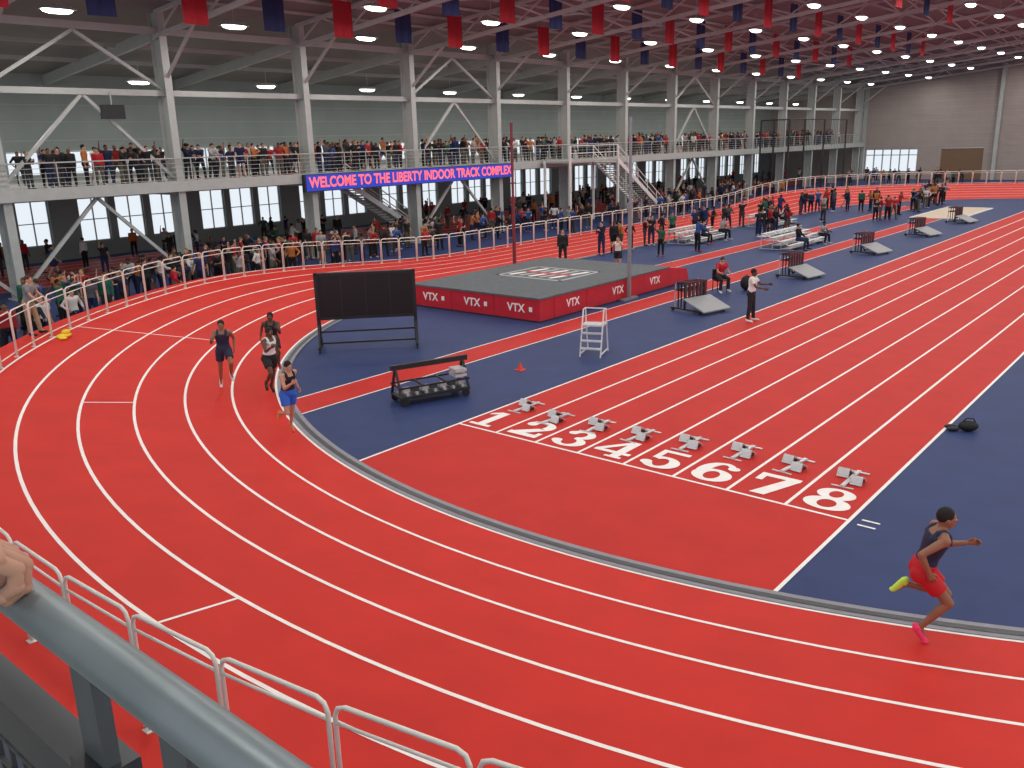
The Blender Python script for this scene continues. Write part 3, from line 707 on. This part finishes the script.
sp=[dict(armL=(5,10,8,0),armR=(-3,12,8,0),top='jacket'),
    dict(armL=(40,60,10,.3),armR=(40,65,10,.3),top='tee',lean=8),
    dict(armL=(-20,75,35,.5),armR=(-20,75,35,.5),top='hoodie'),
    dict(armL=(25,100,5,.6),armR=(25,100,5,.7),top='jacket'),
    dict(legL=(18,6,0,3),legR=(-16,12,10,3),armL=(-18,20,8,0),armR=(20,25,8,0),top='tee',bottom='shorts'),
    dict(armL=(10,15,8,0),armR=(110,70,12,.2),top='tee',yaw=25),
    dict(legL=(5,4,0,10),legR=(2,6,0,10),armL=(50,40,6,.25),armR=(50,45,6,.25),top='hoodie',lean=10,pitch=-20,ponytail=True)]
SM=[person('spectator_%d'%i,H=random.uniform(1.66,1.82),M=CM,vox=.022,**d) for i,d in enumerate(sp)]
sit=[person('seated_%d'%i,M=CM,vox=.022,legL=(85,80,0,8),legR=(80,85,0,8),**d) for i,d in enumerate([dict(lean=15,armL=(40,55,8,.2),armR=(40,55,8,.2),top='tee'),dict(lean=-5,armL=(15,40,12,.1),armR=(30,60,8,.2),top='jacket')])]
def crowd(name,pts,face,spread=40,mods=SM):
    e=empty(name)
    for (x,y,z) in pts:
        f=face(x,y) if callable(face) else face
        an=math.atan2(f[1],f[0])+rad(random.gauss(0,spread)); place(random.choice(mods),'spectator',x,y,z,math.cos(an),math.sin(an),e,random.uniform(.92,1.05))
def colfree(y): return min(abs(y-c) for c in YS)>.5
pts=[];y=6
while y<110:
    if random.random()<.93 and colfree(y): pts.append((XC+.05-random.random()*.25,y,4.5))
    if random.random()<.85: pts.append((XC-.9-random.random()*1.6,y+.2,4.5))
    if random.random()<.5: pts.append((XC-3-random.random()*3,y+.1,4.5))
    y+=random.choice((.42,.5,.55,.6,.7,.9))
crowd('balcony_spectators',pts,(1,0),30)
pts=[]
for i in range(75):
    th=rad(random.uniform(184,222)); R=random.uniform(25.7,29.5); pts.append((CX+R*math.cos(th),CY+R*math.sin(th),0))
for i in range(170):
    x,y=random.uniform(-41.5,-34.2),random.uniform(24,82)
    if abs(x-XC)<.8 and not colfree(y): continue
    if -39.2<x<-35.8 and 49<y<64: continue
    if x<-40.6 and 33<y<41.5: continue
    pts.append((x,y,0))
for i in range(90): pts.append((random.uniform(-50.5,-43),random.uniform(12,108),0.006))
crowd('trackside_spectators',pts,(1,-.2),60)
pts=[]
for i in range(30): pts.append((random.uniform(-26.2,-25.9),random.uniform(37,72),0.0))
for i in range(14): pts.append((random.uniform(-23.2,-22),random.choice((random.uniform(37,43.8),random.uniform(50,54),random.uniform(60,72))),0.0))
for i in range(16): pts.append((random.uniform(-20.2,-18.8) ,random.uniform(62,80),0))
for i in range(20):
    x,y=random.uniform(-26,-19),random.uniform(66,82)
    if math.hypot(x-CX,y-CY-LS)<17.2: pts.append((x,y,0))
for i in range(26): pts.append((random.uniform(-37,-24),random.uniform(99,112),0))
crowd('infield_athletes',pts,(.6,-.6),80)
crowd('seated_athletes',[(-18.05,45.2,.0),(-18.05,48.4,.0),(-23.65,45.3,.0),(-23.65,47.5,0),(-23.65,56.2,0)],(1,0),8,sit)
me=person('spectator_y',1.78,lean=10,legL=(12,5,0,5),legR=(0,0,0,5),armL=(40,20,8,.1),armR=(40,20,8,.1),top='tee',bottom='pants',M=dict(skin=SKL,top=GRY,bottom=C('khaki',(.35,.26,.15)),shoe=BLK,hair=HBR),vox=.014)
th=rad(224.3); place(me,'leaning_spectator',CX+24.98*math.cos(th),CY+24.98*math.sin(th),zs(6.9,10.5),.75,.66)
mb=MB(); mb.ball((0,0,.07),(.16,.28,.07),YEL); mb.ball((.02,.08,.16),(.11,.14,.08),YEL); mb.ball((.12,-.2,.04),(.13,.1,.04),YEL)
th=rad(224.6); o=mb.obj('yellow_jacket',(CX+24.1*math.cos(th),CY+24.1*math.sin(th),zs(6.2,10.5)-.01),.5,smooth=True)
px,py=-1.30,-.18; zp=4.5+.935
me=person('spectator_n',1.75,top='tee',bottom='pants',M=dict(skin=SKL,top=GRY,bottom=BLK,shoe=BLK,hair=HBR),vox=.012,
  armRj=((-1.06-px,-.11-py,5.65-zp),(-.925-px,.178-py,5.620-zp)),handR=((.12,1,-.12),(0,-.12,-1),(34,60,50)))
place(me,'rail_spectator',px,py,4.5,0,1)
# ------------------------------------------------------------------ world
w=bpy.data.worlds.new('world'); sc.world=w; w.use_nodes=True; bg=w.node_tree.nodes['Background']; bg.inputs[0].default_value=(.86,.93,1,1); bg.inputs[1].default_value=.95
sc.view_settings.view_transform='Standard'; sc.view_settings.exposure=0
